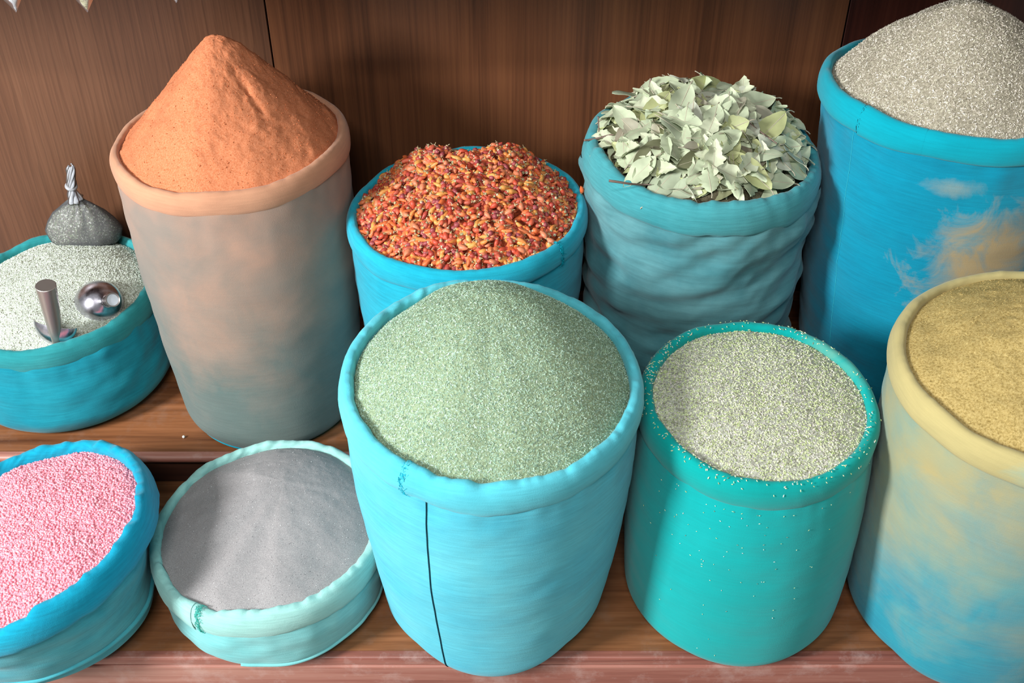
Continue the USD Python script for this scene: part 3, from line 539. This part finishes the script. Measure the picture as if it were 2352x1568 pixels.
def leafmat(name, cols, back):
    N = {'o': ('object_info', {}), 'r': ('rgb_ramp', {'ramp': [(k / len(cols), c) for k, c in enumerate(cols)], 'interpolate': False}), 'tc': ('texture_coordinate', {}), 'n': ('noise_texture', {'scale': 60.0, 'detail': 4.0}),
         'r2': ('rgb_ramp', {'ramp': [(.3, (.84,) * 3), (.7, (1.05,) * 3)]}), 'mx': ('mix_color', {'blend_type': 'multiply', 'fac': 1.0, 'use_clamp': False}), 'p': ('principled_bsdf', {'roughness': .55, 'specular_ior_level': .3}),
         't': ('translucent_bsdf', {}), 'm': ('mix_closure', {'fac': .18})}
    return M(name, N, [('o.random', 'r.fac'), ('tc.object', 'n.vector'), ('n.fac', 'r2.fac'), ('r.color', 'mx.a'), ('r2.color', 'mx.b'), ('mx.result', 'p.base_color'), ('mx.result', 't.color'), ('p.BSDF', 'm.closure1'), ('t.BSDF', 'm.closure2')], 'm.closure')
LT = [('pale green', lin(199, 209, 176)), ('grey-green', lin(180, 191, 162)), ('cream green', lin(209, 215, 184)), ('olive', lin(184, 189, 135)), ('light sage', lin(195, 206, 172)), ('brownish grey', lin(168, 164, 142)), ('yellowish green', lin(198, 204, 152)), ('silvery', lin(197, 201, 180)), ('dark olive', lin(119, 121, 90)), ('faded green', lin(189, 199, 166))]
m_leaf = [leafmat('bay_leaf_' + t.replace(' ', '_').replace('-', '_'), [c, c], 0) for t, c in LT]
m_rib = plain('bay_rib', lin(176, 168, 146), .7); m_twig = plain('bay_twig', lin(128, 108, 98), .8)
leaves = [leaf(.066, .032, .12, .05, 1), leaf(.074, .030, -.10, -.06, 2), leaf(.058, .031, .18, .10, 3, .5), leaf(.078, .033, .08, -.10, 4), leaf(.052, .029, -.14, .08, 5, .4), leaf(.068, .027, .20, .04, 6), leaf(.060, .033, .10, -.12, 7, .6), leaf(.070, .030, -.08, .10, 8), leaf(.064, .028, .15, -.05, 9), leaf(.055, .030, -.1, .05, 10, .3)]
bay_mesh = bay.heap(.066, (0, .02), 'dome', ns=50, amp=.008, inset=.7, flat=1.5, sink=.0)
m_bayc = powder('leaf_crumbs', lin(52, 46, 36), lin(84, 78, 60), lin(110, 104, 82), 140, .8)
h_by = heap(bay, 'leaf_heap', 'packed lower layers of dried bay leaves inside the wrinkled teal sack', 'leaves', bay_mesh, m_bayc)
def leaf_frames(n, s, spread):
    P, Nn = on_surface(s.top, n, lambda c: (np.hypot(c[:, 0] - s.c[0], c[:, 1] - s.c[1]) < s.R - .032) * 1.0); c = P - s.c
    low = np.clip((np.hypot(c[:, 0], c[:, 1]) - .085) / .07, 0, 1)[:, None]
    d = Nn * (.35 + .65 * low) + np.array([0, -.30, .55]) * (1 - low) + RNG.normal(0, spread, Nn.shape) * np.array([1, 1, .4])
    return P, Nn, frames(d)
ns_ = 460; P, Nn, F = leaf_frames(ns_, bay, .40); K = RNG.integers(0, 10, ns_); S3 = RNG.uniform(.75, 1.0, (ns_, 1)) * np.ones((1, 3))
m_leafs = bits('bay_leaf_under', [c for _, c in LT] + [lin(124, 116, 96), lin(104, 98, 80)], .6, .25)
part(h_by, 'leaves', join([scatter(leaves[k][0], P[K == k] - Nn[K == k] * .002, F[K == k], S3[K == k]) for k in range(10)]), m_leafs, smooth=True, kind='stuff', block=len(leaves[0][0][0]))
NL = 285; P, Nn, F = leaf_frames(NL, bay, .25); Z = [zone(p - bay.c, bay.R) for p in P]; P = P + Nn * RNG.uniform(.004, .020, (NL, 1)) + bay.o
K = RNG.choice(10, NL, p=[.17, .09, .18, .08, .15, .04, .09, .08, .03, .09])
def leaf_proto(k): return lambda t: (part(t, 'blade', leaves[k][0], m_leaf[k], smooth=True), part(t, 'midrib', leaves[k][1], m_rib, smooth=True))
SC = RNG.uniform(.88, 1.2, NL); SZ = ['small ' if v < .98 else 'large ' if v > 1.1 else '' for v in SC]
copies('bay_leaf', [leaf_proto(k) for k in range(10)], mats_of(P, F, SC),
       [f'{g}{LT[k][0]} dried bay leaf, {z} of the leaf heap' for k, z, g in zip(K, Z, SZ)], 'leaf', [f'{g}{LT[k][0]} bay leaves, {z}' for k, z, g in zip(K, Z, SZ)], K)

def at(px, py, y):
    """the point of the place at distance y that the photograph shows at a pixel"""
    u, v = (px - 1176) / 2600, (py - 784) / 2600; a = math.radians(39.5)
    d = np.array([u, math.cos(a) - v * math.sin(a), -math.sin(a) - v * math.cos(a)]); return np.array([0, 0, CAM_Z]) + d * (y / d[1])
def twig(label, pts, r=.0014):
    pts = np.array(pts); u = np.linspace(0, 1, len(pts)); uu = np.linspace(0, 1, 12); c = PchipInterpolator(u, pts)(uu); o = c[0].copy()
    t = thing('twig', label, 'twig', tuple(o)); v, f = tube(c - o, np.linspace(r, r * .6, 12), 6); part(t, 'stem', (v, f), m_twig, smooth=True)
    k = 7; side = np.cross(c[k + 1] - c[k], [0, 0, 1.0]); side /= np.linalg.norm(side)
    part(t, 'side_shoot', tube(np.array([c[k] - o, c[k] - o + side * .008 + (c[k + 1] - c[k]) * .9 + [0, 0, .004]]), [r * .7, r * .4], 5), m_twig, smooth=True)
twig('bare twig resting across the front left cuff of the bay leaf sack', [at(1399, 415, 1.415), at(1440, 421, 1.42), at(1480, 424, 1.44), at(1520, 420, 1.47)], .0019)
twig('bare twig poking out over the left cuff of the bay leaf sack', [at(1342, 322, 1.56), at(1362, 320, 1.565), at(1400, 310, 1.57), at(1450, 296, 1.58)], .0018)
twig('short upright stem standing at the left side of the bay leaf heap', [at(1374, 268, 1.585), at(1375, 290, 1.585), at(1377, 315, 1.58), at(1380, 335, 1.57)], .0013)
twig('upright brown stem sticking up at the back left of the bay leaf heap', [at(1495, 180, 1.66), at(1491, 205, 1.66), at(1484, 235, 1.655), at(1480, 262, 1.65)], .0018)
twig('curved grey twig arching over the back right of the bay leaf heap', [at(1640, 202, 1.66), at(1668, 201, 1.66), at(1690, 209, 1.655), at(1706, 226, 1.64)], .0015)
twig('thin twig among the leaves on the right slope of the bay leaf heap', [at(1700, 262, 1.56), at(1730, 290, 1.53), at(1760, 312, 1.51), at(1785, 330, 1.50)], .0016)

# ------------------------------------------------------------------ metal tools in the sesame
def turn(z, x=(1, 0, 0)):
    z = np.array(z, float); z /= np.linalg.norm(z); x = np.array(x, float); x = x - z * (x @ z); x /= np.linalg.norm(x); m = np.eye(4); m[:3, :3] = np.stack([x, np.cross(z, x), z], 1); return m
steel = M('brushed_steel', {'tc': ('texture_coordinate', {}), 'n': ('noise_texture', {'scale': 60.0, 'detail': 4.0}), 'r': ('map_range', {'from_min': .3, 'from_max': .7, 'to_min': .16, 'to_max': .34}), 'p': ('principled_bsdf', {'base_color': (.62, .60, .66), 'metallic': 1.0})},
          [('tc.object', 'n.vector'), ('n.fac', 'r.value'), ('r.result', 'p.roughness')])
tin = plain('dull_tin', lin(176, 170, 164), .42, .5, .85)
m = turn((.62, -.62, .58)); m[:3, 3] = at(230, 696, 1.545) - m[:3, 2] * .018
t = thing('funnel', 'small polished steel funnel lying spout up on the sesame seeds', 'funnel', mat=m)
part(t, 'bowl', lathe([(r, z * 1.75) for r, z in [(.036, .001), (.0392, 0), (.0400, .003), (.0397, .008), (.0378, .0155), (.0335, .0225), (.027, .0275), (.019, .0308), (.0125, .033), (.0098, .036), (.0088, .036), (.0115, .0318), (.0185, .0295), (.0262, .0262), (.0325, .0214), (.0366, .015), (.0384, .008), (.036, .001)]], 64), steel, smooth=50)
sp_ = part(t, 'spout', lathe([(r * .95, z + .0295) for r, z in [(.0088, .0345), (.0090, .046), (.0098, .054), (.0118, .0590), (.0126, .0602), (.0122, .0612), (.0108, .0606), (.0088, .055), (.0080, .046), (.0080, .0345), (.0088, .0345)]], 40), tin, smooth=50)
part(sp_, 'spout_plug', lathe([(r * .95, z + .0295) for r, z in [(.0, .0520), (.0094, .0550), (.0104, .0585), (0.0, .0588)]], 32), plain('pale_plug', lin(206, 216, 224), .5), smooth=30, label='pale disc filling the mouth of the spout')
base = at(132, 780, 1.455); top = base + np.array([.012, -.004, .116]); ax = (top - base) / np.linalg.norm(top - base); Lh = np.linalg.norm(top - base)
m = turn(ax); m[:3, 3] = base
t = thing('scoop', 'metal scoop stuck into the sesame seeds, its round handle pointing up', 'scoop', mat=m)
part(t, 'handle', lathe([(0, -.004), (.0095, -.004), (.0100, 0), (.0118, .03), (.0142, .075), (.0160, Lh - .003), (.0162, Lh - .0008), (.0155, Lh), (0, Lh)], 40), tin, smooth=40)
uu, vv = np.meshgrid(np.linspace(0, np.pi, 25), np.linspace(.12, np.pi / 2, 12), indexing='ij')
def bowl(r): return np.stack([r * np.cos(uu) * np.sin(vv), -r * .55 * np.cos(vv) - .0, -r * np.sin(uu) * np.sin(vv)], -1).reshape(-1, 3)
A, Bv = bowl(.037), bowl(.0358); nb_ = len(A); f1 = grid_faces(25, 12, False); edge = list(range(12)) + [k * 12 + 11 for k in range(1, 25)] + [24 * 12 + k for k in range(10, -1, -1)] + [k * 12 for k in range(23, 0, -1)]
side = []
for a, b in zip(edge, edge[1:] + edge[:1]): side += [[a, a + nb_, b], [b, a + nb_, b + nb_]]
V = np.vstack([A, Bv]) @ turn((.1, .42, .9), (1, -.05, .2))[:3, :3].T + [-.004, .016, .022]
part(t, 'blade', (V, np.vstack([f1, f1[:, ::-1] + nb_, np.array(side)])), steel, smooth=40)

# ------------------------------------------------------------------ plastic bags
f_bag = film('bag_film', amount=.10); f_neck = film('bag_neck', amount=.42)
def blob(prof, n, ax=1.0, ay=1.0, amp=.002, freq=40, seed=0, folds=0.0):
    v, f = lathe(prof, n); v = v * [ax, ay, 1]; r = np.hypot(v[:, 0], v[:, 1]); a = np.arctan2(v[:, 1], v[:, 0]); zt = v[:, 2] / max(v[:, 2].max(), 1e-6)
    d = amp * nz(v * freq, seed) + folds * np.sin(a * 9 + 3 * nz(v * 20, seed + 1)) * np.clip(zt, 0, 1) ** 2
    k = (1 + d / np.maximum(r, .004))[:, None]; v[:, :2] *= np.clip(k, .5, 1.6); return v, f
bprof = np.array([(0, 0), (.030, .001), (.048, .006), (.058, .018), (.060, .036), (.054, .055), (.042, .072), (.028, .086), (.016, .097), (.009, .104)]) * [1, .95]
bo = at(203, 560, 1.735)
t = thing('plastic_bag', 'clear knotted plastic bag of dried herb leaning on the wall behind the sesame', 'bag', tuple(bo))
part(t, 'film', blob(bprof, 64, 1.15, .62, .0022, 60, 5, .0022), f_bag, smooth=True, label='clear crinkled film')
ip = bprof[:9] * [.955, .93] + [0, .0015]; ip[0, 0] = ip[-1, 0] = 0; inner = blob(ip, 96, 1.15, .62, .002, 60, 5, .001); core = part(t, 'herb', inner, powder('bag_herb', lin(62, 60, 48), lin(96, 92, 76), lin(120, 116, 98), 200, .8), smooth=True, kind='stuff', label='dark grey-green herb inside')
P, Nn = on_surface(inner, 7000); F = frames(Nn + RNG.normal(0, .4, Nn.shape)); L_ = RNG.uniform(.0014, .0032, 7000); W_ = RNG.uniform(.0006, .0013, 7000)
part(t, 'herb_bits', scatter(OCTA, P, F, np.stack([L_, W_, np.full(7000, .0004)], 1)), bits('bag_herb_bits', [lin(128, 134, 104), lin(92, 98, 70), lin(164, 164, 146), lin(112, 96, 88), lin(64, 64, 50), lin(206, 206, 192), lin(106, 120, 80)]), smooth=False, kind='stuff')
nk = np.array([(0, 0, .094), (-.003, 0, .108), (-.002, 0, .120), (.000, 0, .128), (.003, 0, .142), (.006, .001, .156), (.008, .001, .166)]); nr_ = [.016, .010, .0068, .0090, .0078, .0086, .0062]
uu = np.linspace(0, 1, 40); u0 = np.linspace(0, 1, 7); cc = PchipInterpolator(u0, nk)(uu); rr_ = PchipInterpolator(u0, nr_)(uu); strands = []
for q in range(9):                                # the gathered film: twisted pleats running up through the knot
    a = q * 2 * np.pi / 9 + 3.2 * uu + .3 * np.sin(5 * uu + q); rad = rr_ * (.62 + .16 * np.sin(q * 2.1 + 7 * uu))
    strands.append(tube(cc + np.stack([rad * np.cos(a), rad * np.sin(a), .0025 * np.sin(q * 3.0) * uu ** 4], -1), rr_ * .40 * (1 - .45 * uu ** 6), 8))
v, f = join(strands)
nkp = part(t, 'neck', (v, f), f_neck, smooth=True, label='whitish twisted neck above the knot')
kt = trimesh.creation.torus(.0075, .0036, 24, 12); kt.apply_transform(turn((.25, -.2, 1))); kt.apply_translation((-.001, 0, .1245)); part(nkp, 'knot', (np.array(kt.vertices), np.array(kt.faces)), f_neck, smooth=True)
def pouch(px, py, y, label, stuff_m, side=.06, skew=0.0):
    """a small flat clear bag hanging by one corner, so that its lowest corner points down"""
    tip = at(px, py, y); t = thing('hanging_bag', label, 'bag', tuple(tip)); n = 26; a, b = np.meshgrid(np.linspace(0, 1, n), np.linspace(0, 1, n), indexing='ij')
    def cushion(k, th, off):
        x = (a - b) * side * k * .62 + skew * (a + b) * side * k; z = (a + b) * side * k * .95 + off; w = th * (16 * a * (1 - a) * b * (1 - b)) ** .55 * (1 + .25 * nz(np.stack([a * 6, b * 6, 0 * a + px], -1), 3))
        fr = np.stack([x, -w, z], -1).reshape(-1, 3); bk = np.stack([x, w, z], -1).reshape(-1, 3); f = grid_faces(n, n, False); return np.vstack([fr, bk]), np.vstack([f, f[:, ::-1] + n * n])
    part(t, 'film', cushion(1.0, .014, 0), f_bag, smooth=40); part(t, 'filling', cushion(.95, .012, .003), stuff_m, smooth=40, kind='stuff')
    top = np.array([skew * 2 * side, 0, side * 1.9]); hook = np.array([top[0], WALL_Y - OVER_D - .0005 - tip[1], max(top[2] + .012, OVER + .04 - tip[2])])
    part(t, 'cord', tube(np.array([top - [0, 0, .003], (top + hook) / 2 + [0, -.002, 0], hook]), .0008, 6), f_neck, smooth=True)
m_white = powder('bag_white', lin(214, 216, 214), lin(232, 234, 230), lin(240, 240, 236), 160, .4); m_star = bits('bag_mixed', [lin(206, 200, 160), lin(186, 180, 120), lin(222, 216, 190)]); m_star = powder('bag_mix', lin(150, 142, 96), lin(200, 194, 150), lin(224, 218, 190), 150, .8)
pouch(37, 29, 1.472, 'clear bag of white powder hanging at the far left of the top edge', m_white)
pouch(201, 29, 1.472, 'clear bag of pale yellow-green pods hanging at the top edge above the orange cone', m_star)
pouch(405, 7, 1.472, 'clear bag whose tip just shows at the top edge, right of two others', m_white)
sd = trimesh.creation.icosphere(2, .0026); so = at(419, 992, 1.405); so[2] = UP + .0024
tag(usdkit.mesh(stage, '/World/stray_seed', sd.apply_translation(so), plain('white_seed', lin(226, 226, 220), .5), smooth=True), 'single white seed lying on the upper step beside the orange sack', 'seed')
